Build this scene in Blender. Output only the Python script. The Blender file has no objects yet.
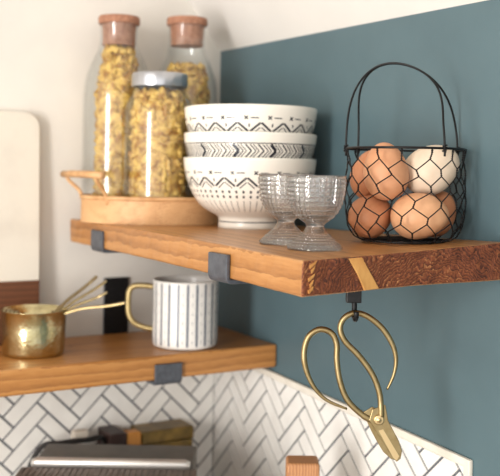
import bpy, math, random
from mathutils import Vector, Matrix
random.seed(7)
PI = math.pi
CM = 0.01
Z0 = 150.0                      # upper shelf top above the floor, cm
SC = bpy.context.scene
COL = SC.collection
sin, cos = math.sin, math.cos


# ---------------------------------------------------------------- materials
def mat(name, col, rough=0.5, metal=0.0, spec=0.5):
    m = bpy.data.materials.new(name)
    m.use_nodes = True
    b = m.node_tree.nodes['Principled BSDF']
    b.inputs['Base Color'].default_value = (*col, 1)
    b.inputs['Roughness'].default_value = rough
    b.inputs['Metallic'].default_value = metal
    b.inputs['Specular IOR Level'].default_value = spec
    return m


def srgb(r, g, b):
    f = lambda c: c / 12.92 if c <= 0.04045 else ((c + 0.055) / 1.055) ** 2.4
    return (f(r / 255), f(g / 255), f(b / 255))


def N(m, t, **kw):
    n = m.node_tree.nodes.new(t)
    for k, v in kw.items():
        setattr(n, k, v)
    return n


def L(m, a, b):
    m.node_tree.links.new(a, b)


def ramp(m, fac, stops):
    r = N(m, 'ShaderNodeValToRGB')
    el = r.color_ramp.elements
    while len(el) < len(stops):
        el.new(0.5)
    for e, (p, c) in zip(el, stops):
        e.position = p
        e.color = (*c, 1)
    L(m, fac, r.inputs[0])
    return r.outputs[0]


def coords(m, scale=(1, 1, 1), rot=(0, 0, 0), loc=(0, 0, 0)):
    tc = N(m, 'ShaderNodeTexCoord')
    mp = N(m, 'ShaderNodeMapping')
    mp.inputs['Scale'].default_value = scale
    mp.inputs['Rotation'].default_value = rot
    mp.inputs['Location'].default_value = loc
    L(m, tc.outputs['Object'], mp.inputs[0])
    return mp.outputs[0]


def noise(m, vec, scale, detail=4, rough=0.55):
    n = N(m, 'ShaderNodeTexNoise')
    n.inputs['Scale'].default_value = scale
    n.inputs['Detail'].default_value = detail
    n.inputs['Roughness'].default_value = rough
    L(m, vec, n.inputs['Vector'])
    return n.outputs[0]


def bump(m, h, strength=0.3, dist=0.001):
    b = N(m, 'ShaderNodeBump')
    b.inputs['Strength'].default_value = strength
    b.inputs['Distance'].default_value = dist
    L(m, h, b.inputs['Height'])
    L(m, b.outputs[0], m.node_tree.nodes['Principled BSDF'].inputs['Normal'])


def base(m):
    return m.node_tree.nodes['Principled BSDF'].inputs['Base Color']


def noisy(name, c1, c2, scale, rough=0.5, metal=0.0, stretch=(1, 1, 1), b=0.0, lo=0.35, hi=0.65, spec=0.5):
    m = mat(name, c1, rough, metal, spec)
    n = noise(m, coords(m, stretch), scale)
    L(m, ramp(m, n, [(lo, c1), (hi, c2)]), base(m))
    if b:
        bump(m, n, b)
    return m


def wood(name, cols, axis='Y', centre=(0, 0, 0), rings=90.0, rough=0.42, warp=0.012, fine=0.5, b=0.25, long=9.0, ring_lo=0.15, wscale=14, hi=0.85):
    """Solid wood: growth rings round an axis running along the board."""
    m = mat(name, cols[0], rough)
    st = {'Y': (1, 1 / long, 1), 'X': (1 / long, 1, 1), 'Z': (1, 1, 1 / long)}[axis]
    v = coords(m, (1, 1, 1), (0, 0, 0), tuple(-c for c in centre))
    tcs = coords(m, st)
    wn = N(m, 'ShaderNodeTexNoise')
    wn.inputs['Scale'].default_value = wscale
    wn.inputs['Detail'].default_value = 3
    L(m, tcs, wn.inputs['Vector'])
    sub = N(m, 'ShaderNodeVectorMath', operation='SUBTRACT')
    L(m, wn.outputs['Color'], sub.inputs[0])
    sub.inputs[1].default_value = (0.5, 0.5, 0.5)
    sc = N(m, 'ShaderNodeVectorMath', operation='SCALE')
    L(m, sub.outputs[0], sc.inputs[0])
    sc.inputs['Scale'].default_value = warp * 3
    add = N(m, 'ShaderNodeVectorMath', operation='ADD')
    L(m, v, add.inputs[0])
    L(m, sc.outputs[0], add.inputs[1])
    w = N(m, 'ShaderNodeTexWave', wave_type='RINGS', rings_direction=axis, wave_profile='SAW')
    w.inputs['Scale'].default_value = rings
    w.inputs['Distortion'].default_value = 1.2
    w.inputs['Detail'].default_value = 2
    w.inputs['Detail Scale'].default_value = 2.0
    L(m, add.outputs[0], w.inputs['Vector'])
    fn = noise(m, coords(m, tuple(s * q for s, q in zip(st, (1, 1, 1)))), 330, 5, 0.6)
    big = noise(m, tcs, 22, 2)
    mx = N(m, 'ShaderNodeMix', data_type='FLOAT')
    mx.inputs[0].default_value = fine
    L(m, w.outputs['Fac'], mx.inputs[2])
    L(m, fn, mx.inputs[3])
    mx2 = N(m, 'ShaderNodeMix', data_type='FLOAT')
    mx2.inputs[0].default_value = 0.3
    L(m, mx.outputs[0], mx2.inputs[2])
    L(m, big, mx2.inputs[3])
    k = len(cols)
    stops = [(ring_lo + (hi - ring_lo) * i / (k - 1), c) for i, c in enumerate(cols)]
    L(m, ramp(m, mx2.outputs[0], stops), base(m))
    if b:
        bump(m, mx2.outputs[0], b, 0.002)
    return m


def clear_glass(name, tint=(0.97, 0.98, 0.98), ior=1.45):
    """Thin-walled glass: Fresnel reflection over clear transmission."""
    m = bpy.data.materials.new(name)
    m.use_nodes = True
    nt = m.node_tree
    nt.nodes.remove(nt.nodes['Principled BSDF'])
    lw = N(m, 'ShaderNodeLayerWeight')
    lw.inputs['Blend'].default_value = 0.5
    pw = N(m, 'ShaderNodeMath', operation='POWER')
    L(m, lw.outputs['Facing'], pw.inputs[0])
    pw.inputs[1].default_value = 4.0
    fr = N(m, 'ShaderNodeMath', operation='MULTIPLY_ADD')
    L(m, pw.outputs[0], fr.inputs[0])
    fr.inputs[1].default_value = 0.6
    fr.inputs[2].default_value = 0.05
    tr = N(m, 'ShaderNodeBsdfTransparent')
    tr.inputs[0].default_value = (*tint, 1)
    gl = N(m, 'ShaderNodeBsdfGlossy')
    gl.inputs['Roughness'].default_value = 0.13
    mx = N(m, 'ShaderNodeMixShader')
    L(m, fr.outputs[0], mx.inputs[0])
    L(m, tr.outputs[0], mx.inputs[1])
    L(m, gl.outputs[0], mx.inputs[2])
    L(m, mx.outputs[0], nt.nodes['Material Output'].inputs[0])
    return m


M = {}
M['white_wall'] = noisy('white plaster', srgb(226, 221, 213), srgb(219, 214, 207), 9, 0.85, b=0.06, spec=0.2)
M['teal'] = noisy('teal wall paint', srgb(84, 106, 113), srgb(78, 99, 106), 7, 0.42, b=0.05, spec=0.4)
M['ceiling'] = noisy('ceiling paint', srgb(228, 224, 219), srgb(222, 218, 213), 6, 0.9, b=0.04, spec=0.2)
M['tile'] = noisy('white glazed tile', srgb(238, 236, 231), srgb(229, 226, 221), 25, 0.22)
M['grout'] = noisy('grey grout', srgb(104, 107, 114), srgb(88, 91, 98), 150, 0.9)
M['edging'] = noisy('cream tile edging', srgb(230, 224, 212), srgb(218, 211, 198), 40, 0.3)
M['wood'] = wood('oiled shelf wood', [srgb(112, 70, 36), srgb(168, 116, 66), srgb(198, 148, 92)], 'Y',
                 (-0.15, 0, -0.10), 34, 0.36, 0.010, 0.6)
M['wood_low'] = wood('oiled lower shelf wood', [srgb(120, 74, 36), srgb(176, 120, 64), srgb(204, 150, 88)], 'X',
                     (0, -0.10, -0.12), 34, 0.36, 0.010, 0.6)
M['endgrain'] = wood('shelf end grain', [srgb(50, 22, 13), srgb(104, 52, 29), srgb(138, 76, 42), srgb(204, 148, 94)], 'Y',
                     (-0.10, 0, -0.09), 90, 0.6, 0.009, 0.6, b=1.0, long=1.0, ring_lo=0.3, wscale=60, hi=0.78)
M['sapwood'] = noisy('pale sapwood', srgb(206, 154, 88), srgb(178, 118, 58), 60, 0.55, stretch=(1, 1, 0.5), b=0.4)
M['iron'] = noisy('dark grey iron', srgb(92, 96, 104), srgb(78, 81, 88), 120, 0.42, 0.35, b=0.05)
M['black_iron'] = noisy('black iron', srgb(24, 24, 26), srgb(34, 33, 34), 200, 0.45, 0.5)
M['glass'] = clear_glass('bottle glass')
M['cork'] = noisy('cork', srgb(174, 126, 100), srgb(142, 98, 76), 160, 0.85, b=0.25)
M['tin'] = mat('tin lid', (0.50, 0.51, 0.54), 0.3, 1.0)
M['pasta'] = noisy('dried pasta', srgb(160, 108, 32), srgb(226, 188, 98), 90, 0.55, lo=0.36, hi=0.6)
M['bamboo'] = wood('woven bamboo', [srgb(176, 126, 82), srgb(208, 162, 114), srgb(222, 180, 134)], 'Z', (0, 0, 0), 120, 0.55, 0.003, 0.6, b=0.3, long=0.3)
M['bamboo_rod'] = noisy('bamboo cane', srgb(214, 170, 122), srgb(188, 140, 92), 60, 0.5)
M['china'] = noisy('cream stoneware', srgb(236, 231, 221), srgb(230, 224, 213), 20, 0.22)
M['ink'] = mat('blue-black glaze', srgb(30, 33, 44), 0.3)
M['mug'] = noisy('white mug glaze', srgb(236, 233, 228), srgb(228, 225, 220), 20, 0.3)
M['mug_ink'] = mat('grey-blue mug glaze', srgb(84, 92, 110), 0.35)
M['gold'] = noisy('gold lustre', srgb(192, 172, 126), srgb(176, 154, 106), 60, 0.4, 0.8)
M['brass'] = noisy('hammered brass', srgb(210, 200, 160), srgb(190, 178, 134), 60, 0.22, 1.0)
vb = N(M['brass'], 'ShaderNodeTexVoronoi')
vb.inputs['Scale'].default_value = 240
L(M['brass'], coords(M['brass']), vb.inputs['Vector'])
bump(M['brass'], vb.outputs['Distance'], 0.22, 0.001)
M['brass_smooth'] = noisy('brushed brass', srgb(164, 146, 108), srgb(148, 128, 90), 90, 0.42, 1.0)
M['brass_edge'] = mat('bright brass edge', srgb(214, 188, 142), 0.32, 1.0)
M['egg_brown'] = noisy('brown eggshell', srgb(208, 152, 114), srgb(198, 140, 102), 60, 0.5, b=0.05, spec=0.35)
M['egg_red'] = noisy('red-brown eggshell', srgb(198, 136, 98), srgb(186, 122, 84), 60, 0.5, b=0.05, spec=0.35)
M['egg_tan'] = noisy('tan eggshell', srgb(218, 166, 126), srgb(208, 154, 114), 50, 0.5, b=0.05, spec=0.35)
M['egg_cream'] = noisy('cream eggshell', srgb(226, 206, 184), srgb(218, 196, 172), 50, 0.5, b=0.05, spec=0.35)
M['wire'] = mat('black wire', srgb(20, 19, 20), 0.42, 0.3, 0.35)
M['marble'] = noisy('white marble', srgb(222, 215, 202), srgb(204, 196, 184), 16, 0.35, lo=0.45, hi=0.9)
M['walnut'] = wood('dark walnut', [srgb(72, 40, 22), srgb(100, 60, 36), srgb(118, 74, 46)], 'X', (0, 0, -0.1), 40, 0.5, 0.008, 0.5)
M['steel'] = mat('brushed steel', (0.80, 0.78, 0.75), 0.42, 0.8)
M['grey_metal'] = noisy('grey coated metal', srgb(112, 109, 103), srgb(100, 97, 92), 40, 0.5, 0.3)
M['dark_metal'] = noisy('dark ribbed metal', srgb(120, 108, 100), srgb(106, 95, 88), 60, 0.5, 0.3)
M['black_plastic'] = mat('black plastic', srgb(28, 25, 24), 0.5)
M['pale_plastic'] = mat('pale plastic', srgb(206, 196, 182), 0.45)
M['olive'] = noisy('olive gold tin', srgb(134, 108, 52), srgb(96, 78, 40), 45, 0.4, 0.4)
M['dark_red'] = noisy('dark brown card', srgb(58, 34, 28), srgb(44, 27, 23), 30, 0.5)
M['amber_wood'] = wood('amber wood', [srgb(176, 112, 44), srgb(198, 134, 60), srgb(210, 150, 76)], 'Z', (0, 0, 0), 60, 0.5, 0.006, 0.5)
M['block_wood'] = wood('mid brown wood', [srgb(134, 84, 50), srgb(180, 126, 82), srgb(200, 150, 106)], 'Z', (-0.02, -0.02, 0), 90, 0.55, 0.006, 0.4)
M['worktop'] = noisy('pale worktop', srgb(206, 200, 190), srgb(196, 190, 180), 30, 0.4)
M['floor'] = noisy('floor boards', srgb(170, 150, 126), srgb(150, 130, 108), 12, 0.6, stretch=(1, 0.1, 1))

# pressed glass: real refraction
m = bpy.data.materials.new('pressed glass')
m.use_nodes = True
b_ = m.node_tree.nodes['Principled BSDF']
b_.inputs['Base Color'].default_value = (0.98, 0.975, 0.97, 1)
b_.inputs['Roughness'].default_value = 0.0
b_.inputs['IOR'].default_value = 1.52
b_.inputs['Transmission Weight'].default_value = 1.0
M['pressed'] = m
tr_ = N(m, 'ShaderNodeBsdfTransparent')
gl_ = N(m, 'ShaderNodeBsdfGlossy')
gl_.inputs['Roughness'].default_value = 0.02
lw_ = N(m, 'ShaderNodeLayerWeight')
lw_.inputs['Blend'].default_value = 0.5
pw_ = N(m, 'ShaderNodeMath', operation='POWER')
L(m, lw_.outputs['Facing'], pw_.inputs[0])
pw_.inputs[1].default_value = 2.0
m1_ = N(m, 'ShaderNodeMixShader')
ma_ = N(m, 'ShaderNodeMath', operation='MULTIPLY_ADD')
L(m, pw_.outputs[0], ma_.inputs[0])
ma_.inputs[1].default_value = 0.7
ma_.inputs[2].default_value = 0.18
L(m, ma_.outputs[0], m1_.inputs[0])
L(m, tr_.outputs[0], m1_.inputs[1])
L(m, gl_.outputs[0], m1_.inputs[2])
mx_ = N(m, 'ShaderNodeMixShader')
mx_.inputs[0].default_value = 0.45
L(m, b_.outputs[0], mx_.inputs[1])
L(m, m1_.outputs[0], mx_.inputs[2])
L(m, mx_.outputs[0], m.node_tree.nodes['Material Output'].inputs[0])


# ---------------------------------------------------------------- mesh builder (centimetres)
class MB:
    def __init__(s):
        s.v, s.f, s.mi, s.sm = [], [], [], []

    def add(s, vs, fs, mi=0, smooth=True):
        o = len(s.v)
        s.v += [tuple(p) for p in vs]
        for f in fs:
            s.f.append([i + o for i in f])
            s.mi.append(mi)
            s.sm.append(smooth)

    def box(s, x0, x1, y0, y1, z0, z1, mi=0, mtx=None):
        vs = [Vector((x, y, z)) for x in (x0, x1) for y in (y0, y1) for z in (z0, z1)]
        if mtx is not None:
            vs = [mtx @ q for q in vs]
        s.add(vs, [(0, 1, 3, 2), (4, 6, 7, 5), (0, 4, 5, 1), (2, 3, 7, 6), (0, 2, 6, 4), (1, 5, 7, 3)], mi, False)

    def tube(s, pts, r, n=8, closed=False, mi=0, caps=True):
        pts = [Vector(p) for p in pts]
        k = len(pts)
        rs = r if isinstance(r, (list, tuple)) else [r] * k
        T = []
        for i in range(k):
            a = pts[(i - 1) % k] if (closed or i > 0) else pts[i]
            b = pts[(i + 1) % k] if (closed or i < k - 1) else pts[i]
            d = b - a
            T.append(d.normalized() if d.length > 1e-9 else Vector((0, 0, 1)))
        u = T[0].orthogonal().normalized()
        vs = []
        for i in range(k):
            u = (u - T[i] * u.dot(T[i]))
            u = u.normalized() if u.length > 1e-6 else T[i].orthogonal().normalized()
            w = T[i].cross(u)
            for j in range(n):
                a = 2 * PI * j / n
                vs.append(pts[i] + (u * cos(a) + w * sin(a)) * rs[i])
        fs = []
        for i in range(k if closed else k - 1):
            for j in range(n):
                a, b = i * n + j, i * n + (j + 1) % n
                c, d = ((i + 1) % k) * n + (j + 1) % n, ((i + 1) % k) * n + j
                fs.append((a, b, c, d))
        if caps and not closed:
            fs.append(tuple(range(n - 1, -1, -1)))
            fs.append(tuple(range((k - 1) * n, k * n)))
        s.add(vs, fs, mi)

    def lathe(s, prof, n=48, c=(0, 0), mi=0, sx=1, sy=1, rfun=None):
        """prof: (r, z) list; r = 0 at an end closes to a point."""
        vs, rows = [], []
        for r, z in prof:
            if r < 1e-6:
                rows.append([len(vs)])
                vs.append((c[0], c[1], z))
            else:
                rows.append(list(range(len(vs), len(vs) + n)))
                for j in range(n):
                    a = 2 * PI * j / n
                    q = r + (rfun(a, z, r) if rfun else 0)
                    vs.append((c[0] + q * cos(a) * sx, c[1] + q * sin(a) * sy, z))
        fs = []
        for A, B in zip(rows, rows[1:]):
            if len(A) == 1 and len(B) == 1:
                continue
            for j in range(n):
                k = (j + 1) % n
                if len(A) == 1:
                    fs.append((A[0], B[k], B[j]))
                elif len(B) == 1:
                    fs.append((A[j], A[k], B[0]))
                else:
                    fs.append((A[j], A[k], B[k], B[j]))
        s.add(vs, fs, mi)

    def prism(s, poly, axis_fn, d0, d1, mi=0, smooth=False):
        """poly of 2-D points; axis_fn(u, v, d) -> xyz."""
        k = len(poly)
        vs = [axis_fn(u, v, d0) for u, v in poly] + [axis_fn(u, v, d1) for u, v in poly]
        fs = [tuple(range(k - 1, -1, -1)), tuple(range(k, 2 * k))]
        for i in range(k):
            j = (i + 1) % k
            fs.append((i, j, k + j, k + i))
        s.add(vs, fs, mi, smooth)

    def build(s, name, mats, parent=None, loc=(0, 0, 0), rot=(0, 0, 0), bevel=0, seg=2, auto=None):
        me = bpy.data.meshes.new(name)
        me.from_pydata([(x * CM, y * CM, z * CM) for x, y, z in s.v], [], s.f)
        mats = mats if isinstance(mats, (list, tuple)) else [mats]
        for q in mats:
            me.materials.append(M[q])
        me.polygons.foreach_set('material_index', s.mi)
        me.polygons.foreach_set('use_smooth', s.sm)
        me.update()
        import bmesh
        bm = bmesh.new()
        bm.from_mesh(me)
        bmesh.ops.recalc_face_normals(bm, faces=bm.faces)
        bm.to_mesh(me)
        bm.free()
        if auto:
            me.set_sharp_from_angle(angle=math.radians(auto))
        o = bpy.data.objects.new(name, me)
        COL.objects.link(o)
        if parent is not None:
            o.parent = parent
            o.location = [q * CM for q in loc]
        else:
            o.location = (loc[0] * CM, loc[1] * CM, (loc[2] + Z0) * CM)
        o.rotation_euler = rot
        if bevel:
            bv = o.modifiers.new('bevel', 'BEVEL')
            bv.width = bevel * CM
            bv.segments = seg
            bv.limit_method = 'ANGLE'
            bv.angle_limit = math.radians(40)
        return o


def tag(o, label, cat, group=None, kind=None):
    o['label'] = label
    o['category'] = cat
    if group:
        o['group'] = group
    if kind:
        o['kind'] = kind
    return o


def thing(name, label, cat, loc=(0, 0, 0), rz=0.0, group=None, kind=None):
    o = bpy.data.objects.new(name, None)
    o.empty_display_size = 0.02
    COL.objects.link(o)
    o.location = (loc[0] * CM, loc[1] * CM, (loc[2] + Z0) * CM)
    o.rotation_euler = (0, 0, rz)
    return tag(o, label, cat, group, kind)


def copy_thing(o, loc, label=None, rz=None):
    c = o.copy()
    COL.objects.link(c)
    c.location = (loc[0] * CM, loc[1] * CM, (loc[2] + Z0) * CM)
    if rz is not None:
        c.rotation_euler = (0, 0, rz)
    if label:
        c['label'] = label
    for ch in list(o.children):
        d = ch.copy()
        COL.objects.link(d)
        d.parent = c
        for g in list(ch.children):
            e = g.copy()
            COL.objects.link(e)
            e.parent = d
    return c


def smooth_path(pts, n=6, closed=False):
    """Catmull-Rom through the points."""
    pts = [Vector(p) for p in pts]
    k = len(pts)
    out = []
    rng = range(k) if closed else range(k - 1)
    for i in rng:
        g = lambda j: pts[j % k] if closed else pts[max(0, min(k - 1, j))]
        p0, p1, p2, p3 = g(i - 1), g(i), g(i + 1), g(i + 2)
        for t in range(n):
            t /= n
            out.append(0.5 * ((2 * p1) + (p2 - p0) * t + (2 * p0 - 5 * p1 + 4 * p2 - p3) * t * t
                              + (3 * p1 - p0 - 3 * p2 + p3) * t ** 3))
    if not closed:
        out.append(pts[-1])
    return out


def spline1(xs, ys, x):
    """Smooth monotone-ish interpolation."""
    if x <= xs[0]:
        return ys[0]
    if x >= xs[-1]:
        return ys[-1]
    for i in range(len(xs) - 1):
        if x <= xs[i + 1]:
            h = xs[i + 1] - xs[i]
            t = (x - xs[i]) / h
            m0 = (ys[i + 1] - ys[max(0, i - 1)]) / (xs[i + 1] - xs[max(0, i - 1)])
            m1 = (ys[min(len(ys) - 1, i + 2)] - ys[i]) / (xs[min(len(xs) - 1, i + 2)] - xs[i])
            return ((2 * t ** 3 - 3 * t * t + 1) * ys[i] + (t ** 3 - 2 * t * t + t) * h * m0
                    + (-2 * t ** 3 + 3 * t * t) * ys[i + 1] + (t ** 3 - t * t) * h * m1)


# ---------------------------------------------------------------- room
YAW = math.radians(30.5)
SW, SL, ST = 25.6, 62.9, 3.3        # upper shelf width, length, thickness


def warp(x, y):
    """The old plank twists a little towards its free end."""
    s = max(0.0, (-y - 22) / 41.0) ** 2
    u = (-x / SW - 0.5) * 2
    return (-0.46 if u > 0 else -0.62) * u * s


b = MB(); b.box(-260, 8, 0, 8, -Z0, 110)
wall_back = b.build('wall_back', 'white_wall')
tag(wall_back, 'white plastered wall behind the bottles and lower shelf', 'wall', kind='structure')
CS = 0.014
b = MB()
b.prism([(-260, -Z0), (0, -Z0), (0, 26.8), (-260, 26.8 - 260 * CS)], lambda u, v, d: (d, u, v), 0, 8)
wall_right = b.build('wall_right', 'teal')
tag(wall_right, 'teal painted wall the long shelf is fixed to', 'wall', kind='structure')
b = MB()
# sloping ceiling: rises from the top of the teal wall into the room
dx, dz = -70 * cos(math.radians(52)), 70 * sin(math.radians(52))
b.prism([(8, 26.8), (0, 26.8), (dx, 26.8 + dz), (dx - 150, 26.8 + dz), (dx - 150, 34 + dz), (dx + 8, 34 + dz)],
        lambda u, v, d: (u, d, v + CS * d), -260, 0)
tag(b.build('ceiling', 'ceiling'), 'white sloping ceiling above the teal wall', 'ceiling', kind='structure')
b = MB(); b.box(-260, 8, -260, 8, -Z0 - 5, -Z0)
tag(b.build('floor', 'floor'), 'wooden kitchen floor', 'floor', kind='structure')


def clip(poly, a, bb, c):
    """Keep the side a*u + bb*v <= c."""
    out = []
    for i in range(len(poly)):
        p, q = poly[i], poly[(i + 1) % len(poly)]
        dp, dq = a * p[0] + bb * p[1] - c, a * q[0] + bb * q[1] - c
        if dp <= 0:
            out.append(p)
        if dp * dq < 0:
            t = dp / (dp - dq)
            out.append((p[0] + (q[0] - p[0]) * t, p[1] + (q[1] - p[1]) * t))
    return out


def herringbone(u0, u1, v0, v1, planes, w, fn, mb, org=(0, 0), depth=0.45, gap=0.16):
    n = 3
    r2 = math.sqrt(0.5)
    R = int((abs(u1 - u0) + abs(v1 - v0)) / w) + 8
    pl = [(-1, 0, -u0), (1, 0, u1), (0, -1, -v0), (0, 1, v1)] + planes
    def emit(x, y, a, h):
        q = [(x * w + gap, y * w + gap), ((x + a) * w - gap, y * w + gap),
             ((x + a) * w - gap, (y + h) * w - gap), (x * w + gap, (y + h) * w - gap)]
        q = [((p - s) * r2 + org[0], (p + s) * r2 + org[1]) for p, s in q]
        if max(p for p, _ in q) < u0 or min(p for p, _ in q) > u1 or max(s for _, s in q) < v0 or min(s for _, s in q) > v1:
            return
        for k in pl:
            q = clip(q, *k)
            if len(q) < 3:
                return
        area = abs(sum(q[i][0] * q[(i + 1) % len(q)][1] - q[(i + 1) % len(q)][0] * q[i][1] for i in range(len(q)))) / 2
        if area > 0.15:
            mb.prism(q, fn, 0.1, depth, 0)
    for i in range(-R, R):
        for j in range(-R // 6 - 2, R // 6 + 3):
            emit(i + 2 * n * j, i, n, 1)
            emit(i, i - 2 * n + 1 + 2 * n * j, 1, n)


TW = 2.35
b = MB()
herringbone(-90, -0.5, -62, -21.0, [], TW, lambda u, v, d: (u, -d, v), b, org=(-3, -30))
b.box(-90, 0, -0.25, 0, -62, -21.0, 1)
tp = b.build('tile_panel', ['tile', 'grout'], wall_back)
# right panel: upper edge runs slightly down towards the room
ya, yb = 0.0, -58.2
za, zb = -20.9, -23.05
sl = (zb - za) / (yb - ya)
b = MB()
# in (u = y, v = z): v <= za + sl*u - 1.0
herringbone(yb + 1.0, -0.5, -62, -20, [(-sl, 1, za - 1.0)], TW, lambda u, v, d: (-d, u, v), b, org=(-30, -34.5))
b.prism([(0, za - 0.6), (yb + 0.6, zb - 0.6), (yb + 0.6, -62), (0, -62)], lambda u, v, d: (-d, u, v), 0, 0.25, 1)
b.build('tile_panel', ['tile', 'grout'], wall_right)
b = MB()
b.prism([(0, za), (yb, zb), (yb, -62), (yb + 0.95, -62), (yb + 0.95, zb - 0.95), (0, za - 0.95)],
        lambda u, v, d: (-d, u, v), 0, 0.62)
b.build('tile_edging', 'edging', wall_right, bevel=0.18)
for o in list(wall_right.children) + list(wall_back.children):
    o.location = (0, 0, 0)
for w_ in (wall_right, wall_back):
    w_.location = (0, 0, Z0 * CM)

b = MB(); b.box(-150, 0, -62, 0, -66, -62)
tag(b.build('counter', 'worktop', bevel=0.3), 'pale worktop in the corner below both shelves', 'worktop', kind='structure')

# ---------------------------------------------------------------- upper shelf
x0, x1, yf, yn = -SW, -0.55, -2.0, -SL
b = MB()
NX, NY = 26, 40
def wob(a, k):
    return 0.05 * sin(a * 0.61 + k) + 0.03 * sin(a * 1.7 + 2 * k)
def sh(i, j, top):
    x = x0 + (x1 - x0) * i / NX
    y = yf + (yn - yf) * j / NY
    z = warp(x, y) if top else min(warp(x, y), 0) * 0.9 - ST
    if j == NY:
        y += wob(x * 1.3, 1.0 if top else 2.2) + (0 if top else 0.1)
    if i == 0:
        x += wob(y, 0.4 if top else 1.9)
    return (x, y, z)
vs, fs, mi = [], [], []
idx = {}
for t in (0, 1):
    for j in range(NY + 1):
        for i in range(NX + 1):
            idx[i, j, t] = len(vs)
            vs.append(sh(i, j, t))
for j in range(NY):
    for i in range(NX):
        fs.append((idx[i, j, 1], idx[i + 1, j, 1], idx[i + 1, j + 1, 1], idx[i, j + 1, 1])); mi.append(0)
        fs.append((idx[i, j, 0], idx[i, j + 1, 0], idx[i + 1, j + 1, 0], idx[i + 1, j, 0])); mi.append(0)
for j in range(NY):
    for i in (0, NX):
        fs.append((idx[i, j, 0], idx[i, j, 1], idx[i, j + 1, 1], idx[i, j + 1, 0])); mi.append(0)
for i in range(NX):
    for j in (0, NY):
        fs.append((idx[i, j, 0], idx[i + 1, j, 0], idx[i + 1, j, 1], idx[i, j, 1])); mi.append(1 if j == NY else 0)
o = len(b.v)
b.v += vs
b.f += [list(f) for f in fs]
b.mi += mi
b.sm += [False] * len(fs)
shelf = b.build('wall_shelf', ['wood', 'endgrain'], bevel=0.22, seg=3)
tag(shelf, 'long thick wooden shelf on the teal wall, its rough end grain facing out', 'shelf')
# pale sapwood stripe that crosses the end grain
b = MB()
b.prism([(-20.6, -0.12), (-19.1, -0.12), (-18.0, -1.7), (-17.0, -3.15), (-18.7, -3.2), (-19.6, -1.6)],
        lambda u, v, d: (u, yn - d + wob(u * 1.3, 1.6), v + warp(u, yn)), -0.3, 0.05)
sp = b.build('sapwood_streak', 'sapwood', shelf, bevel=0.04)
sp['label'] = 'pale streak across the end grain'
b = MB()
for k in range(5):
    x = -25.0 + (0.1, 0.3, 0.0, 0.2, 0.05)[k]
    z = -0.3 - (0, 0.45, 1.15, 1.7, 2.25)[k]
    q = (0.9, 0.5, 0.8, 0.45, 0.6)[k]
    b.prism([(x, z - 0.15), (x + q, z + 0.25), (x + q * 0.8, z - 0.1), (x + 0.1, z - 0.45)],
            lambda u, v, d: (u, yn - d + wob(u * 1.3, 1.6), v + warp(u, yn)), -0.3, 0.04)
sp = b.build('sapwood_chips', 'sapwood', shelf, bevel=0.03)
sp['label'] = 'pale chips at the front corner'

b = MB(); b.box(-90, -0.1, -18.8, -0.55, -ST, 0)
low = b.build('wall_shelf', 'wood_low', loc=(0, 0, -17.5), bevel=0.35, seg=3)
tag(low, 'lower wooden shelf on the white wall holding the mug and brass cups', 'shelf')


# ---------------------------------------------------------------- brackets: one bent iron strap
def strap(reach, w, plate, lip, t=0.5, lip_z=None, dz=0.0):
    """Local: +u out from the wall, wall at u = 0, shelf top at v = 0."""
    lo = -ST - t - 0.04 + dz
    R = 0.55
    outer = [(0, plate), (0, lo)]
    for k in range(5):
        a = PI * 1.5 + PI / 2 * k / 4
        outer.append((reach + t - 0.7 + 0.7 * cos(a), lo + 0.7 + 0.7 * sin(a)))
    outer.append((reach + t, lip))
    inner = [(reach + 0.03, lip), (reach + 0.03, lo + t), (t, lo + t), (t, plate)]
    return outer + inner


for yc, lab, lp in ((-13.8, 'grey iron bracket lip nearer the white wall, below the tray', -0.9),
                    (-48.0, 'grey iron bracket lip nearer the free end, below the bowls', -0.85)):
    dzw = warp(-SW, yc)
    b = MB()
    b.prism(strap(SW, 4.0, 7.2, lp + dzw, dz=min(dzw, 0)), lambda u, v, d: (-u, d, v), -2.0, 2.0)
    tag(b.build('shelf_bracket', 'iron', loc=(0, yc, 0), bevel=0.12), lab, 'bracket', 'iron straps under the long shelf')
b = MB()
b.prism(strap(18.8, 4.0, 8.4, -1.1, dz=-0.12), lambda u, v, d: (d, -u, v), -2.0, 2.0)
br = b.build('shelf_bracket', ['iron', 'black_iron'], loc=(-17.5, 0, -17.5), bevel=0.12)
tag(br, 'dark iron bracket of the lower shelf, its back plate beside the mug', 'bracket')
for p in br.data.polygons:
    if p.center.z > 0.001:
        p.material_index = 1

# ---------------------------------------------------------------- oval woven tray with handles
TX, TY, TA, TB, TH = -15.6, -10.6, 10.9, 9.9, 3.6
tray = thing('serving_tray', 'round woven bamboo tray with side handle holding the pasta jars', 'tray', (TX, TY, 0.02))
b = MB()
b.lathe([(0, 0.02), (1.0, 0.02)], 240, sx=TA, sy=TB)
b.lathe([(1.0, 0.02), (1.0, 0.3), (1.0, 0.301)] + [(1.0, 0.3 + 0.2 * k) for k in range(1, 16)], 240, sx=TA, sy=TB,
        rfun=lambda a, z, r: 0.008 * sin(60 * a + (PI if int(z / 0.2) % 2 else 0)))
b.lathe([(0.965, TH - 0.2), (0.965, 0.4), (0, 0.4)], 96, sx=TA, sy=TB)
b.build('basket_body', 'bamboo', tray)
b = MB()
ring = [(TA * cos(2 * PI * k / 96), TB * sin(2 * PI * k / 96), TH - 0.15) for k in range(96)]
b.tube(ring, 0.3, 8, True)
b.build('rim', 'bamboo_rod', tray)
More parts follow.
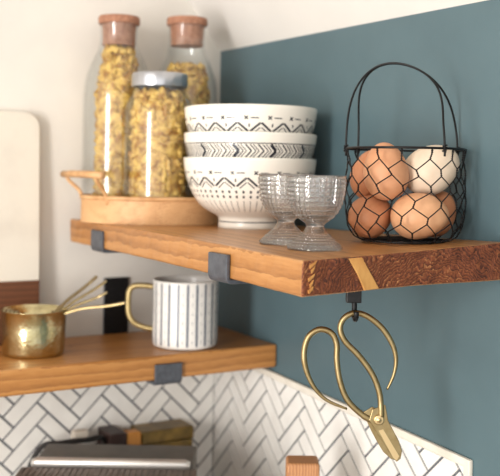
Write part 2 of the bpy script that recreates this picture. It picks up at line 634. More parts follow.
for sgn in (-1, 1):
    hx = sgn * (TA - 0.6)
    b = MB()
    b.tube([(hx + sgn * 1.2, 7.6, 6.5), (hx + sgn * 1.5, 3, 6.6), (hx + sgn * 1.5, -3, 6.6), (hx + sgn * 1.2, -7.6, 6.5)], 0.5, 8)
    h = b.build('handle', 'bamboo_rod', tray)
    for yy in (-4.6, 4.6):
        b = MB()
        ang = yy / TB
        b.tube(smooth_path([(sgn * TA * math.sqrt(1 - ang * ang) * 0.98, yy, 2.6), (hx - sgn * 0.3, yy * 1.04, 4.2),
                            (hx + sgn * 1.0, yy * 1.2, 5.6), (hx + sgn * 1.4, yy * 1.25, 6.5)], 4), 0.28, 8)
        b.build('handle_post', 'bamboo_rod', h)


# ---------------------------------------------------------------- bottles with pasta
def pasta(mb, rf, z0, z1, count, rnd, size=1.0):
    core = [(0, z0 + 0.3)] + [(max(0.3, rf(z0 + (z1 - z0) * k / 12) - 0.75), z0 + 0.3 + (z1 - z0 - 0.9) * k / 12) for k in range(13)] + [(0, z1 - 0.5)]
    mb.lathe(core, 20)
    for i in range(count):
        z = z0 + 0.45 + (z1 - z0 - 0.5) * rnd.random()
        R = rf(z) - 0.62 - 0.35 * rnd.random()
        if i % 9 == 0:
            z = z1 - 0.4 * rnd.random()
            R *= math.sqrt(rnd.random())
        a = rnd.random() * 2 * PI
        c = Vector((R * cos(a), R * sin(a), z))
        rad = Vector((cos(a), sin(a), 0))
        tan = Vector((-sin(a), cos(a), 0))
        th = rnd.random() * PI
        d = tan * cos(th) + Vector((0, 0, 1)) * sin(th) + rad * rnd.uniform(-0.25, 0.25)
        d.normalize()
        ln = rnd.uniform(0.55, 0.9) * size
        bend = rnd.uniform(0.3, 0.7) * size
        pts = []
        for k in range(6):
            t = -1 + 2 * k / 5
            p = c + d * ln * t - rad * bend * t * t * 0.8
            p += (tan * sin(k * 2.1) * 0.08 + Vector((0, 0, 1)) * cos(k * 2.1) * 0.08)
            q = math.hypot(p.x, p.y)
            lim = rf(max(z0, min(z1, p.z))) - 0.5
            if q > lim:
                p.x *= lim / q
                p.y *= lim / q
            p.z = max(z0 + 0.32, p.z)
            pts.append(p)
        w = rnd.uniform(0.3, 0.46) * size
        mb.tube(pts, [w * 0.5, w, w * 0.6, w * 1.1, w * 0.6, w * 0.9], 6)


def vessel(name, label, cat, loc, outer, th, floor, group, n=56):
    """outer: (z list, r list), glass shell of thickness th, open at the top."""
    zs, rs = outer
    t = thing(name, label, cat, loc, group=group)
    k = 44
    zz = [zs[0] + (zs[-1] - zs[0]) * i / k for i in range(k + 1)]
    prof = [(0, 0), (rs[0] - 0.35, 0)] + [(spline1(zs, rs, max(z, 0.12)), max(z, 0.12)) for z in zz]
    b = MB()
    b.lathe(prof, n)
    b.lathe([(spline1(zs, rs, zz[-1]), zz[-1]), (spline1(zs, rs, zz[-1]) - th, zz[-1])], n)
    b.lathe([(max(0.2, spline1(zs, rs, z) - th), z) for z in reversed(zz) if z > floor] + [(max(0.2, spline1(zs, rs, floor) - th - 0.3), floor), (0, floor)], n)
    b.build('glass_body', 'glass', t)
    return t, lambda z: spline1(zs, rs, z) - th


TZ = 0.45
rnd = random.Random(3)
# tall bottle at the left
o1 = ([0, 0.4, 1.5, 17.0, 20.0, 22.5, 24.6, 26.0, 28.0], [4.6, 4.95, 5.0, 5.0, 4.7, 3.85, 2.85, 2.68, 2.8])
LB = (-19.9, -5.5)
t, rf = vessel('glass_bottle', 'tall clear bottle with cork, full to the neck with pasta, left on the tray', 'bottle',
               (*LB, TZ), o1, 0.28, 0.6, 'cork stoppered bottles')
b = MB(); b.lathe([(0, 24.9), (2.36, 24.9), (2.38, 26.2), (2.5, 27.95), (2.95, 28.0), (3.02, 28.2), (3.02, 28.9), (2.92, 29.1), (0, 29.1)], 40)
b.build('cork_stopper', 'cork', t, auto=40)
b = MB(); pasta(b, lambda z: rf(z) - (0.95 if z < 20 else 0.95 * max(0, (25 - z) / 5)), 0.6, 24.2, 520, rnd)
tag(b.build('dried_pasta', 'pasta', loc=(*LB, TZ)), 'golden dried pasta filling the tall left bottle', 'pasta', kind='stuff')
# second bottle at the right, filled lower
o2 = ([0, 0.4, 1.5, 17.5, 20.2, 22.2, 24.4, 26.2, 28.4], [4.3, 4.65, 4.7, 4.7, 4.45, 3.75, 2.9, 2.7, 2.8])
RB = (-10.2, -8.2)
t, rf = vessel('glass_bottle', 'clear corked bottle filled only to the shoulder, right behind the bowls', 'bottle',
               (*RB, TZ), o2, 0.28, 0.6, 'cork stoppered bottles')
b = MB(); b.lathe([(0, 25.4), (2.38, 25.4), (2.42, 26.4), (2.52, 28.35), (2.95, 28.4), (3.02, 28.6), (3.02, 29.3), (2.92, 29.5), (0, 29.5)], 40)
b.build('cork_stopper', 'cork', t, auto=40)
b = MB(); pasta(b, lambda z: rf(z) - 0.15, 0.6, 22.3, 480, rnd, 0.8)
tag(b.build('dried_pasta', 'pasta', loc=(*RB, TZ)), 'golden dried pasta in the right bottle, below its shoulder', 'pasta', kind='stuff')
# squat jar with tin lid in front
o3 = ([0, 0.4, 1.5, 14.2, 16.0, 17.2, 18.0, 19.6], [4.3, 4.65, 4.72, 4.72, 4.5, 3.95, 3.6, 3.6])
JB = (-17.7, -15.1)
t, rf = vessel('glass_jar', 'squat clear jar with silver screw lid in front of the corked bottles', 'jar',
               (*JB, TZ), o3, 0.25, 0.6, None)
b = MB()
b.lathe([(3.68, 18.3), (3.82, 18.3), (3.86, 18.45), (3.86, 19.9), (3.75, 20.15), (3.3, 20.2), (3.2, 20.1), (0, 20.1)], 72,
        rfun=lambda a, z, r: 0.03 * sin(54 * a) if 18.4 < z < 20 else 0)
b.build('screw_lid', 'tin', t, auto=50)
b = MB(); pasta(b, lambda z: rf(z) - 0.1, 0.6, 17.4, 460, rnd, 1.05)
tag(b.build('dried_pasta', 'pasta', loc=(*JB, TZ)), 'golden dried pasta filling the jar with the silver lid', 'pasta', kind='stuff')

# ---------------------------------------------------------------- stacked bowls
BZ = [0, 1.25, 1.6, 2.2, 3.0, 4.2, 6.0, 7.8, 9.0]
BR = [4.05, 4.05, 4.35, 5.5, 6.5, 7.4, 8.2, 8.6, 8.72]
brf = lambda z: spline1(BZ, BR, z)


def stroke(mb, rfun, a0, z0, a1, z1, w, r0=8.4, mi=1, eps=0.012, n=None):
    """A painted mark on a lathe surface, a = arc length at radius r0."""
    n = n or max(1, int(math.hypot(a1 - a0, z1 - z0) / 0.35))
    d = Vector((a1 - a0, z1 - z0)).normalized()
    nx, nz = -d.y * w / 2, d.x * w / 2
    vs = []
    for k in range(n + 1):
        t = k / n
        for s in (-1, 1):
            a, z = a0 + (a1 - a0) * t + s * nx, z0 + (z1 - z0) * t + s * nz
            r = rfun(z) + eps
            vs.append((r * cos(a / r0), r * sin(a / r0), z))
    mb.add(vs, [(2 * k, 2 * k + 1, 2 * k + 3, 2 * k + 2) for k in range(n)], mi)


def bowl_shell(mb):
    zz = [0, 0.4, 0.9, 1.25, 1.4, 1.6, 1.9, 2.2, 2.6, 3.0, 3.6, 4.2, 5, 6, 7, 7.8, 8.5, 8.9]
    prof = [(0, 0.35), (3.5, 0.35), (3.6, 0.0)] + [(brf(z), z) for z in zz]
    prof += [(8.68, 9.02), (8.58, 9.08), (8.48, 9.02)]
    prof += [(brf(z) - 0.32, z) for z in (8.4, 7.6, 6.6, 5.6, 4.8)] + [(6.7, 4.0), (5.9, 3.3), (4.6, 2.95), (0, 2.9)]
    mb.lathe(prof, 96)


def bowl(label, kind, z, rz):
    b = MB()
    bowl_shell(b)
    per = 2 * PI * 8.4
    if kind in ('plain', 'leaf'):
        n = 18
        p = per / n
        zc = 6.65 if kind == 'plain' else 6.9
        for i in range(n):
            a = i * p
            # crosses and dashes above the zigzag
            stroke(b, brf, a + 0.15, zc + 0.5, a + 1.2, zc + 0.5, 0.13)
            stroke(b, brf, a - 0.6, zc + 0.3, a - 0.15, zc + 0.72, 0.16)
            stroke(b, brf, a - 0.6, zc + 0.72, a - 0.15, zc + 0.3, 0.16)
            # zigzag: bold limbs with a thin echo below
            z1, z0_ = zc - 0.1, zc - 1.15
            stroke(b, brf, a + 0.12, z0_, a + p / 2 - 0.06, z1, 0.26)
            stroke(b, brf, a + p / 2 + 0.06, z1, a + p - 0.12, z0_, 0.26)
            stroke(b, brf, a + 0.5, z0_ - 0.25, a + p / 2 - 0.06, z1 - 0.55, 0.13)
            stroke(b, brf, a + p / 2 + 0.06, z1 - 0.55, a + p - 0.5, z0_ - 0.25, 0.13)
            stroke(b, brf, a, z1 - 0.1, a, z1 - 0.5, 0.18)
            if kind == 'leaf':
                stroke(b, brf, a + 0.1, zc - 1.55, a + p - 0.1, zc - 1.55, 0.12)
            else:
                for hh in (0, 1):
                    for q in (0, 1 / 3, 2 / 3):
                        aa = a + p * q
                        stroke(b, brf, aa - 0.15, zc - 1.85 - hh * 0.62, aa + 0.15, zc - 1.85 - hh * 0.62, 0.32)
                for q in (0, 1 / 3, 2 / 3):
                    aa = a + p * q
                    stroke(b, brf, aa, zc - 3.0, aa, zc - 4.4, 0.09)
    else:
        n = 34
        p = per / n
        for k in (7.65, 5.75):
            for i in range(n * 2):
                stroke(b, brf, i * p / 2, k, (i + 1) * p / 2, k, 0.13)
        for i in range(n):
            a = i * p
            bold = 0.42 if i % 3 == 0 else 0.2
            for dx, w in ((0, bold), (0.55, 0.14), (0.95, 0.12)):
                stroke(b, brf, a + dx, 5.9, a + dx + 0.75, 6.7, w)
                stroke(b, brf, a + dx + 0.75, 6.7, a + dx, 7.5, w)
    for i in range(48):      # foot ring line
        stroke(b, brf, i * per / 48, 0.85, (i + 1) * per / 48, 0.85, 0.14, n=1)
    o = b.build('bowl', ['china', 'ink'], loc=(-9.85, -26.7, z), rot=(0, 0, rz))
    return tag(o, label, 'bowl', 'stack of patterned bowls')


bowl('cream bowl at the bottom of the stack with zigzags, dots and fine stripes', 'plain', 0.02, 0.13)
bowl('middle cream bowl of the stack with a band of black arrowheads', 'arrow', 3.2, 0.6)
bowl('topmost cream bowl of the stack with a zigzag border', 'leaf', 6.55, 0.32)

# ---------------------------------------------------------------- hobnail egg glasses
GZ = [0, 0.2, 0.7, 1.3, 1.75, 2.1, 2.35, 2.7, 3.2, 3.9, 4.7, 5.7, 6.5, 7.0]
GR = [2.72, 2.7, 2.2, 1.55, 1.12, 0.9, 0.92, 1.35, 1.95, 2.45, 2.74, 2.9, 2.95, 2.96]
grf = lambda z: spline1(GZ, GR, z)


def nails(a, z, r):
    tri = lambda q: 1 - abs(2 * (q % 1) - 1)
    if 2.85 < z < 6.82:
        q = (z - 2.85) / 0.44
        n = 34
        return 0.16 * min(1, 2.4 * min(tri(q), tri(a * n / (2 * PI)))) - 0.12
    if 0.12 < z < 1.5:
        q = (z - 0.12) / 0.276
        n = 34
        return 0.14 * min(1, 2 * min(tri(q), tri(a * n / (2 * PI)))) - 0.07
    return 0


b = MB()
GH = 1.025
zz = [0.0, 0.06, 0.12] + [0.12 + 0.069 * k for k in range(1, 21)] + [1.6, 1.75, 1.9, 2.05, 2.2, 2.35, 2.5, 2.65, 2.75, 2.85] \
    + [2.85 + 0.11 * k for k in range(1, 37)] + [6.9, 7.0]
prof = [(0, 0.5), (1.2, 0.35), (2.3, 0.0)] + [(grf(z), z) for z in zz] + [(2.9, 7.07), (2.8, 7.05)]
prof += [(max(0.15, grf(z) - 0.26), z) for z in (6.8, 6.2, 5.6, 5.0, 4.5, 4.0, 3.6, 3.3)] + [(1.2, 2.98), (0.6, 2.85), (0, 2.82)]
cut = len(prof) - 12
nz = len(prof)
prof = [(r, z * GH) for r, z in prof]
b.lathe(prof[:3 + len(zz) + 2], 204, rfun=lambda a, z, r: nails(a, z / GH, r))
b.lathe(prof[3 + len(zz) + 1:], 204)
import bmesh
g1 = b.build('egg_glass', 'pressed', loc=(-19.55, -56.0, warp(-19.6, -56.2) + 0.03))
bm = bmesh.new(); bm.from_mesh(g1.data)
bmesh.ops.remove_doubles(bm, verts=bm.verts, dist=1e-6)
bmesh.ops.recalc_face_normals(bm, faces=bm.faces)
bm.to_mesh(g1.data); bm.free()
for p in g1.data.polygons:
    p.use_smooth = not (0.0284 < p.center.z < 0.0684 and math.hypot(p.center.x, p.center.y) > 0.8 * CM)
tag(g1, 'footed hobnail glass at the front, nearest the shelf end', 'glass', 'small footed hobnail glasses')
g2 = copy_thing(g1, (-18.95, -49.75, warp(-19, -49.6) + 0.03), 'footed hobnail glass standing just behind the other, nearer the bowls', 0.4)

# ---------------------------------------------------------------- wire basket of eggs
BX, BY = -6.85, -54.3
bz = warp(BX, BY) + 0.14
rh = Vector((cos(YAW + 0.17), -sin(YAW + 0.17), 0))      # across the view
fh = Vector((sin(YAW + 0.17), cos(YAW + 0.17), 0))       # away along the view
basket = thing('egg_basket', 'round black chicken wire basket with arched handle, full of eggs', 'basket', (BX, BY, bz))
WZ = [0.0, 0.5, 1.5, 3.5, 6.0, 8.2, 9.7]
WR = [4.6, 5.5, 6.1, 6.4, 6.35, 6.25, 6.3]
wrf = lambda z: spline1(WZ, WR, z)
rnd = random.Random(11)
NN, RP = 15, 1.62
nodes = {}


def wnode(i, j, up):
    i %= NN
    key = (i, j, up)
    if key not in nodes:
        a = (i + 0.5 * (j % 2)) * 2 * PI / NN + rnd.uniform(-0.05, 0.05)
        z = 0.75 + RP * j + (0.33 if up else -0.33) + rnd.uniform(-0.1, 0.1)
        r = wrf(z) - abs(rnd.gauss(0, 0.07))
        nodes[key] = Vector((r * cos(a), r * sin(a), z))
    return nodes[key]


def twist(mb, p, q, w=0.055, off=0.06):
    d = (q - p)
    u = d.orthogonal().normalized()
    v = d.normalized().cross(u)
    for ph in (0, PI):
        mb.tube([p + d * k / 6 + (u * cos(ph + k * 1.6) + v * sin(ph + k * 1.6)) * off for k in range(7)], w, 5)


b = MB()
WIRE = 0.068
for j in range(6):
    for i in range(NN):
        lo, hi = wnode(i, j, 0), wnode(i, j, 1)
        twist(b, lo, hi)
        if j < 5:
            for s in ((0, -1) if j % 2 == 0 else (1, 0)):
                q = wnode(i + s, j + 1, 0)
                mid = (hi + q) / 2
                mid = mid * 1.0
                rr = math.hypot(mid.x, mid.y)
                k = (wrf(mid.z) - 0.06) / rr
                mid.x *= k; mid.y *= k
                b.tube([hi, mid, q], WIRE, 5)
        else:
            a = math.atan2(hi.y, hi.x)
            twist(b, hi, Vector((6.3 * cos(a), 6.3 * sin(a), 9.7)), 0.06, 0.08)
        if j == 0:
            a = math.atan2(lo.y, lo.x)
            b.tube([lo, (4.9 * cos(a), 4.9 * sin(a), 0.15), (4.5 * cos(a), 4.5 * sin(a), 0.02)], WIRE, 5)
for k in range(-3, 4):          # floor of the basket
    h = math.sqrt(4.5 ** 2 - (k * 1.3) ** 2)
    b.tube([(-h, k * 1.3, 0.0), (h, k * 1.3, 0.0)], WIRE, 5)
    b.tube([(k * 1.3, -h, 0.08), (k * 1.3, h, 0.08)], WIRE, 5)
b.tube([(4.5 * cos(2 * PI * k / 40), 4.5 * sin(2 * PI * k / 40), 0.02) for k in range(40)], 0.1, 6, True)
b.build('wire_mesh', 'wire', basket)
b = MB()
b.tube([(6.3 * cos(2 * PI * k / 64), 6.3 * sin(2 * PI * k / 64), 9.72) for k in range(64)], 0.13, 8, True)
b.build('rim', 'wire', basket)


def arch(p, q, top, lean):
    """Bail wire from rim point p over the top to rim point q."""
    pts = [p]
    for k in range(1, 24):
        t = k / 24
        a = PI * t
        cu, su = cos(a), sin(a)
        fx = 0.5 - 0.5 * cu
        base_ = p.lerp(q, fx)
        h = top * su ** 0.9
        e = max(0.0, min(1.0, (su - 0.15) / 0.85))
        e = e * e * (3 - 2 * e)
        shared = PL.lerp(PR, fx)
        pts.append(base_.lerp(shared, e * lean) + Vector((0, 0, h)) - rh * (1.5 * su * su))
    pts.append(q)
    return pts


def rimpt(r_, f_):
    v = rh * r_ + fh * f_
    v = v.normalized() * 6.35
    return Vector((v.x, v.y, 9.4))


PL, PR = rimpt(-5.8, 1.0), rimpt(5.6, -1.0)
for (p, q) in ((rimpt(-6.2, -1.0), rimpt(3.9, -5.0)), (rimpt(-5.2, 3.6), rimpt(5.6, 3.0))):
    b = MB()
    pp = arch(p, q, 9.5, 0.95)
    b.tube(smooth_path([p + Vector((0, 0, -0.5))] + pp + [q + Vector((0, 0, -0.5))], 2), 0.12, 7)
    b.build('bail_wire', 'wire', basket)
for p in (rimpt(-6.2, -1.0), rimpt(3.9, -5.0), rimpt(-5.2, 3.6), rimpt(5.6, 3.0)):
    b = MB()
    b.tube([p + Vector((0, 0, 0.32)) + Vector((0.22 * cos(k * 1.2), 0.22 * sin(k * 1.2), 0.045 * (k - 8))) for k in range(16)], 0.09, 5)
    b.build('wire_binding', 'wire', basket)


def egg(label, mname, r_, f_, z, ln, wd, tilt, lean=0.0):
    """tilt: turn of the blunt-to-point axis in the view plane, from upright."""
    b = MB()
    pr = []
    n = 22
    for k in range(n + 1):
        t = PI * k / n
        x = -cos(t)
        r = sin(t) * (1 - 0.11 * x + 0.0) * wd / 2
        pr.append((0 if k in (0, n) else r, x * ln / 2))
    b.lathe(pr, 36)
    c = rh * r_ + fh * f_
    ax = Vector((0, 0, 1)) * cos(tilt) + rh * sin(tilt)
    ax = (ax + fh * lean).normalized()
    q = Vector((0, 0, 1)).rotation_difference(ax)
    o = b.build('egg', mname, loc=(BX + c.x, BY + c.y, bz + z), rot=q.to_euler())
    return tag(o, label, 'egg', 'eggs in the wire basket')


egg('upright brown egg in front at the upper left of the basket', 'egg_brown', -2.0, -2.5, 7.3, 6.1, 4.7, -0.12)
egg('brown egg mostly hidden behind the upright one, at the basket left edge', 'egg_red', -3.62, 1.4, 6.9, 5.6, 4.5, 0.2)
egg('pale cream egg at the upper right of the basket', 'egg_cream', 2.75, -0.1, 7.6, 6.25, 5.1, 1.0)
egg('red-brown egg at the lower left of the basket', 'egg_red', -3.55, -0.9, 2.55, 4.9, 4.5, 0.9, 0.4)
egg('tan egg lying on its side, lower front of the basket', 'egg_tan', 1.55, -2.65, 2.75, 6.0, 4.8, 1.45)
egg('red-brown egg low at the right, behind the tan one', 'egg_red', 3.3, 1.95, 2.85, 5.2, 4.4, 0.5)

# ---------------------------------------------------------------- scissors on a hook
K = 0.0993
PVX, PVY = 377.7, 419.0
q2 = lambda x, y: ((x - PVX) * K, -(y - PVY) * K)
sc_loc = (-13.2, -58.45, -17.0)
sciss = thing('scissors', 'brass garden scissors with looped handles hanging from the shelf end', 'scissors', sc_loc, -YAW)
Rl = [(380, 416), (379.5, 404), (377.5, 391), (370.5, 374), (357, 356), (343, 342), (337.6, 329.6), (341, 319), (351, 313.3), (364, 316),
      (379, 327.4), (389.5, 342.8), (393.8, 358), (392, 373.6), (385.6, 389)]
Ll = [(372, 421), (361, 415), (346.5, 401), (338.5, 382), (335, 361), (334.6, 345), (329, 334), (317.4, 330.5), (306.4, 338.0),
      (302, 353.8), (304.5, 371.4), (313, 389), (326, 401.5), (346, 409.7)]
for pts, yy in ((Rl, -0.12), (Ll, 0.12)):
    path = smooth_path([(q2(*p)[0], yy, q2(*p)[1]) for p in pts], 6)
    n = len(path)
    rs = [0.33 if i < 6 else (0.3 if i < n - 22 else max(0.11, 0.3 - 0.19 * (i - n + 22) / 22)) for i in range(n)]
    b = MB(); b.tube(path, rs, 10)
    b.build('looped_handle', 'brass_smooth', sciss)
BL1 = [(371, 409), (384, 404), (387, 420), (392, 429), (398, 440), (401.5, 450), (400, 458), (396, 461), (388, 450), (376, 432), (368, 420)]
BL2 = [(362, 413), (371, 407), (384, 412), (389, 424), (397, 438), (400, 452), (397, 460.5), (391, 459), (383, 452), (376, 441), (370, 430)]
for poly, d0, d1 in ((BL1, -0.22, -0.02), (BL2, 0.02, 0.2)):
    b = MB()
    b.prism([q2(*p) for p in poly], lambda u, v, d: (u, d, v), d0, d1)
    bl = b.build('blade', 'brass_smooth', sciss, bevel=0.06)
b = MB()
b.prism([q2(*p) for p in ((377.5, 430), (382, 428.5), (398.5, 455), (396, 459.5), (392.5, 456.5))], lambda u, v, d: (u, d, v), -0.26, -0.2)
bl2 = b.build('ground_bevel', 'brass_edge', [c for c in sciss.children if c.name.startswith('blade')][0])
bl2['label'] = 'bright ground bevel'
b = MB()
def yl(prof, mb):
    mb2 = MB(); mb2.lathe(prof, 24)
    mb.add([(x, -z, y) for x, y, z in mb2.v], mb2.f)
yl([(0.0, 0.45), (0.16, 0.45), (0.2, 0.36), (0.38, 0.44), (0.5, 0.38), (0.52, 0.2), (0.52, -0.3), (0, -0.3)], b)
b.build('pivot_screw', 'brass_edge', sciss)
# hook under the shelf
hx, hz = q2(352.5, 313)
hb = Vector(sc_loc) + Vector((cos(YAW) * hx, -sin(YAW) * hx, 0))
hook = thing('hook', 'small black iron hook screwed under the shelf end', 'hook', (hb.x, hb.y, warp(hb.x, hb.y) - ST), -YAW)
b = MB()
b.box(-0.85, 0.85, -0.7, 0.7, -0.5, 0.0)
b.box(-0.95, 0.55, -0.5, 0.5, -2.1, -0.45)
b.build('base_plate', 'black_iron', hook, bevel=0.1)
zt = sc_loc[2] + hz - (warp(hb.x, hb.y) - ST)
b = MB()
b.tube(smooth_path([(0, 0.35, -0.5), (0, 0.75, zt + 1.0), (0, 0.7, zt - 0.25), (0, 0.15, zt - 0.62), (0, -0.45, zt - 0.58), (0, -0.85, zt - 0.2), (0, -0.9, zt + 0.2)], 5), 0.27, 8)
b.build('hook_arm', 'black_iron', hook)

# ---------------------------------------------------------------- lower shelf: mug, brass cups, board
LS = -17.5
mug = thing('mug', 'white mug with grey dashed stripes and gold handle on the lower shelf', 'mug', (-12.4, -13.6, LS + 0.02), -YAW)
MZ = [0, 0.25, 0.8, 5, 9.4]
MR = [4.2, 4.5, 4.62, 4.62, 4.66]
mrf = lambda z: spline1(MZ, MR, z)
b = MB()
b.lathe([(0, 0.1), (3.9, 0.1), (4.0, 0)] + [(mrf(z), z) for z in (0.05, 0.2, 0.4, 0.8, 2, 4, 6, 8, 9.2)] +
        [(4.6, 9.36), (4.5, 9.4), (4.42, 9.34)] + [(4.32, z) for z in (9, 6, 3, 1.2)] + [(3.8, 0.7), (0, 0.65)], 72)
per = 2 * PI * 4.6
ns = 22
for i in range(ns):
    a = i * per / ns
    k = 0
    z = 0.7
    while z < 9.0:
        stroke(b, mrf, a - 0.2, z, a, z + 0.16, 0.16, 4.6, n=1)
        stroke(b, mrf, a, z + 0.16, a + 0.2, z, 0.13, 4.6, n=1)
        z += 0.3
    stroke(b, mrf, a, 0.5, a, 9.15, 0.17, 4.6)
    for z in (0.9, 2.2, 3.5, 4.8, 6.1, 7.4):
        stroke(b, mrf, a + per / ns / 2, z, a + per / ns / 2, z + 0.5, 0.06, 4.6, n=1)
b.build('mug_body', ['mug', 'mug_ink'], mug)
b = MB()
b.tube(smooth_path([(-4.45, 0, 8.2), (-5.6, 0, 8.35), (-7.2, 0, 8.3), (-8.0, 0, 7.6), (-8.15, 0, 6.0), (-8.0, 0, 4.2), (-7.3, 0, 3.1),
                    (-6.0, 0, 2.5), (-4.5, 0, 2.2)], 5), 0.42, 10)
b.build('mug_handle', 'gold', mug)

cups = [(4.3, 5.9, 0.0), (3.75, 5.3, 0.8), (3.2, 4.8, 1.6), (2.65, 4.3, 2.4)]
ends = [(12.4, 7.2, -1.2), (9.6, 8.2, 1.0), (9.3, 9.6, 2.2), (7.7, 10.0, 3.6)]
labs = ['largest hammered brass measuring cup, holding the other three inside', 'second largest brass measuring cup, nested just inside the largest one',
        'third brass measuring cup, nested inside two bigger cups', 'smallest brass measuring cup, innermost of the nest']
for (r, h, dz), (ex, ez, ey), lab in zip(cups, ends, labs):
    t = thing('measuring_cup', lab, 'measuring cup', (-33.3, -10.2, LS + 0.02 + dz * 0.5), -YAW, 'nested brass measuring cups')
    b = MB()
    b.lathe([(0, 0), (r * 0.86, 0), (r * 0.93, 0.15), (r * 0.95, 0.5), (r * 0.98, h * 0.6), (r, h), (r + 0.06, h + 0.06), (r - 0.08, h + 0.04),
             (r * 0.98 - 0.16, h * 0.6), (r * 0.93 - 0.16, 0.5), (r * 0.85, 0.3), (0, 0.25)], 56)
    b.build('cup', 'brass', t)
    b = MB()
    ez2 = ez - dz * 0.5
    ang = math.atan2(ey, ex)
    st = Vector((r * cos(ang), r * sin(ang), h - 0.4))
    en = Vector((ex, ey, ez2))
    path = smooth_path([st, st.lerp(en, 0.3) + Vector((0, 0, 0.25)), st.lerp(en, 0.7), en], 4)
    d = Vector((-sin(ang), cos(ang), 0))
    vs = []
    for i, p in enumerate(path):
        w = 0.8 if i < len(path) - 3 else 0.95
        for s, zq in ((-1, -0.15), (1, -0.15), (1, 0.15), (-1, 0.15)):
            vs.append(p + d * w * s * 0.6 + Vector((0, 0, zq)))
    fs = [(0, 1, 2, 3), tuple(len(vs) - k for k in (1, 2, 3, 4))]
    for i in range(len(path) - 1):
        for k in range(4):
            fs.append((i * 4 + k, i * 4 + (k + 1) % 4, i * 4 + 4 + (k + 1) % 4, i * 4 + 4 + k))
    b.add(vs, fs, 0, False)
    b.build('handle', 'brass_smooth', t, bevel=0.05)


def round_rect(u0, u1, v0, v1, r, n=8):
    out = []
    for cx, cy, a0 in ((u1 - r, v1 - r, 0), (u0 + r, v1 - r, PI / 2), (u0 + r, v0 + r, PI), (u1 - r, v0 + r, PI * 1.5)):
        for k in range(n + 1):
            a = a0 + PI / 2 * k / n
            out.append((cx + r * cos(a), cy + r * sin(a)))
    return out


board = thing('serving_board', 'marble board with dark wood end leaning against the white wall at the left', 'board', (-42.5, -3.0, LS + 0.02))
lean = Matrix.Rotation(math.radians(-2.6), 4, 'X')
lf = lambda u, v, d: tuple(lean @ Vector((u, d, v)))
b = MB()
rr = [p for p in round_rect(-12.3, 12.3, 8.8, 32.8, 2.2)]
rr = [(-12.3, 8.8), (12.3, 8.8)] + [p for p in rr if p[1] > 20]
b.prism(rr, lf, 0, 1.4)
b.build('marble_slab', 'marble', board, bevel=0.15)
b = MB()
b.prism([(-12.3, 0.05), (12.3, 0.05), (12.3, 8.8), (-12.3, 8.8)], lf, 0, 1.4)
w_ = b.build('wood_end', 'walnut', board, bevel=0.12)
w_['label'] = 'dark brown wood lower end'

# ---------------------------------------------------------------- on the worktop
CT = -62.0
AH = 31.0                       # appliance height
# local x across the view, local y away from the viewer; origin at the back edge centre
ac = (-21.0, -11.4, CT)
ap = thing('countertop_grill', 'grey countertop grill with steel bar and ribbed dark lid in the corner', 'grill', ac, -YAW)
b = MB(); b.box(-10.9, 10.7, -24, -0.2, 1.5, AH - 0.6)
b.build('body', 'grey_metal', ap, bevel=0.8, seg=3)
b = MB(); b.box(-10.2, 10.7, -8.0, 0.0, AH - 1.2, AH)
b.build('rear_lid_panel', 'grey_metal', ap, bevel=0.3)
b = MB(); b.tube([(-10.3, -8.6, AH), (-9.7, -8.7, AH + 0.1), (9.6, -8.7, AH + 0.1), (10.2, -8.6, AH)], [0.45, 0.65, 0.65, 0.45], 14)
b.build('steel_bar', 'steel', ap)
b = MB()
b.box(-11.6, 11.2, -24.2, -9.0, AH - 1.6, AH - 0.5)
for k in range(30):
    x = -11.2 + 22.0 * k / 29
    b.box(x - 0.3, x + 0.3, -24.0, -9.2, AH - 0.6, AH - 0.38)
b.build('ribbed_lid', 'dark_metal', ap, bevel=0.08)
for x in (-9.5, 9.3):
    for y in (-22, -2):
        b = MB(); b.lathe([(0, 0), (1.1, 0), (1.2, 0.2), (1.1, 1.7), (0, 1.7)], 20, c=(x, y))
        b.build('foot', 'black_plastic', ap)
# cable behind it
cable = thing('power_cable', 'dark power cable with pale plug lying along the back of the grill', 'cable', (-30.0, -4.4, CT))
b = MB()
b.tube(smooth_path([(0.8, 2.2, 0.6), (-1.5, 1.4, 10), (-2, 1.0, 24), (0, 1.0, AH - 1.6), (3, 0.4, AH - 1.0), (6.5, -0.2, AH - 0.9), (9.5, 0.4, AH - 1.5), (9.2, 1.2, 24), (8, 1.6, 12), (8, 1.8, 0.6)], 6), 0.4, 8)
b.build('flex', 'black_plastic', cable)
b = MB(); b.box(4.8, 7.2, 0.35, 2.0, AH - 1.6, AH + 0.3)
b.build('plug', 'pale_plastic', cable, bevel=0.35)

b = MB(); b.box(-20.2, -17.6, -5.6, -0.6, 0, 30.6)
b2 = MB(); b2.box(-19.9, -17.9, -5.66, -5.56, 26.6, 28.4)
t = thing('storage_box', 'narrow dark brown box left of the upright amber wood strip', 'box', (0, 0, CT + 0.02))
b.build('carton', 'dark_red', t, bevel=0.15)
b2.build('paper_label', 'pale_plastic', t)
b = MB()
b.prism(round_rect(-17.45, -15.2, 0, 30.5, 0.5), lambda u, v, d: (u, d, v), -5.4, -3.6)
tag(b.build('wooden_paddle', 'amber_wood', loc=(0, 0, CT + 0.02), bevel=0.15), 'upright amber wood strip between the dark box and the olive tin', 'board')
t = thing('storage_tin', 'olive gold tin standing in the corner behind the grill', 'tin', (0, 0, CT + 0.02))
b = MB(); b.box(-15.0, -6.4, -5.2, -0.6, 0, 28.2)
b.build('tin_body', 'olive', t, bevel=0.4)
b = MB(); b.box(-15.1, -6.3, -5.3, -0.55, 28.2, 30.2)
b.build('tin_lid', 'olive', t, bevel=0.3)
b = MB(); b.box(-14.0, -7.4, -5.28, -5.18, 24.6, 27.0)
b.build('dark_band', 'dark_red', t)

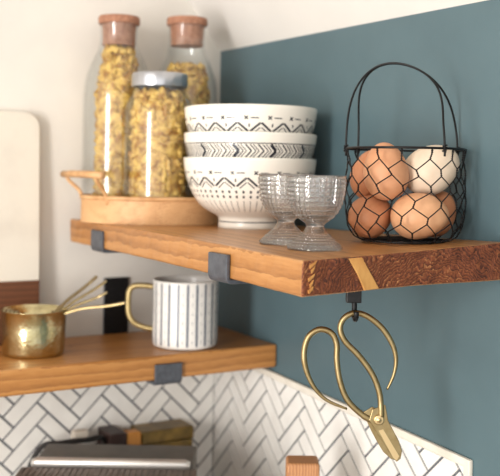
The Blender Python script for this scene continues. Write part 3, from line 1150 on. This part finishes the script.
blk = thing('wooden_block', 'upright brown wooden block in front of the tiled teal wall', 'block', (-11.0, -41.9, CT + 0.02), -YAW)
b = MB(); b.box(-1.9, 1.9, -1.7, 1.7, 0, 36.0)
b.build('post', 'block_wood', blk, bevel=0.35, seg=3)
b = MB(); b.box(-4.5, 4.5, -4.5, 4.5, 0, 1.6)
b.build('foot_plate', 'block_wood', blk, bevel=0.3)

# ---------------------------------------------------------------- light
def area(name, loc, target, sx, sy, power, col):
    l = bpy.data.lights.new(name, 'AREA')
    l.shape = 'RECTANGLE'
    l.size, l.size_y = sx, sy
    l.energy = power
    l.color = col
    o = bpy.data.objects.new(name, l)
    COL.objects.link(o)
    o.location = Vector(loc) * CM + Vector((0, 0, Z0 * CM))
    d = (Vector(target) - Vector(loc))
    o.rotation_euler = d.to_track_quat('-Z', 'Y').to_euler()
    return o


area('window_light', (-230, -150, -8), (-15, -35, 0), 0.42, 1.3, 50, (1.0, 0.96, 0.91))

w = bpy.data.worlds.new('room light')
SC.world = w
w.use_nodes = True
nt = w.node_tree
bg = nt.nodes['Background']
tc = nt.nodes.new('ShaderNodeTexCoord')
dot = nt.nodes.new('ShaderNodeVectorMath'); dot.operation = 'DOT_PRODUCT'
nt.links.new(tc.outputs['Generated'], dot.inputs[0])
dot.inputs[1].default_value = Vector((-0.75, -0.45, 0.3)).normalized()
rp = nt.nodes.new('ShaderNodeValToRGB')
el = rp.color_ramp.elements
for p_, c_ in ((0.0, (0.26, 0.27, 0.29)), (0.35, (0.40, 0.41, 0.43)), (0.75, (0.95, 0.95, 0.94)), (1.0, (2.2, 2.15, 2.05))):
    e_ = el[0] if p_ == 0 else (el[1] if p_ == 1 else el.new(p_))
    e_.position = p_
    e_.color = (*c_, 1)
nt.links.new(dot.outputs['Value'], rp.inputs[0])
nt.links.new(rp.outputs[0], bg.inputs[0])
bg.inputs[1].default_value = 0.9

# ---------------------------------------------------------------- camera
cam = bpy.data.cameras.new('camera')
co = bpy.data.objects.new('camera', cam)
COL.objects.link(co)
cam.sensor_width = 36
cam.lens = 906 / 500 * 36
cam.shift_y = -(238 - 172) / 500
cam.clip_start = 0.01
roll = math.radians(1.0)
r = Vector((cos(YAW), -sin(YAW), 0)); f = Vector((sin(YAW), cos(YAW), 0)); u = Vector((0, 0, 1))
R_ = r * cos(roll) + u * sin(roll)
U_ = -r * sin(roll) + u * cos(roll)
mw = Matrix((R_, U_, -f)).transposed().to_4x4()
mw.translation = Vector((-70.24, -129.28, 7.31 + Z0)) * CM
co.matrix_world = mw
cam.dof.use_dof = True
cam.dof.focus_distance = 0.90
cam.dof.aperture_fstop = 6.4
SC.camera = co

SC.cycles.max_bounces = 24
SC.cycles.transmission_bounces = 24
SC.cycles.transparent_max_bounces = 40
SC.view_settings.view_transform = 'Standard'
SC.view_settings.look = 'None'
SC.view_settings.exposure = 0.0
SC.view_settings.gamma = 1.0
SC.view_settings.use_curve_mapping = False
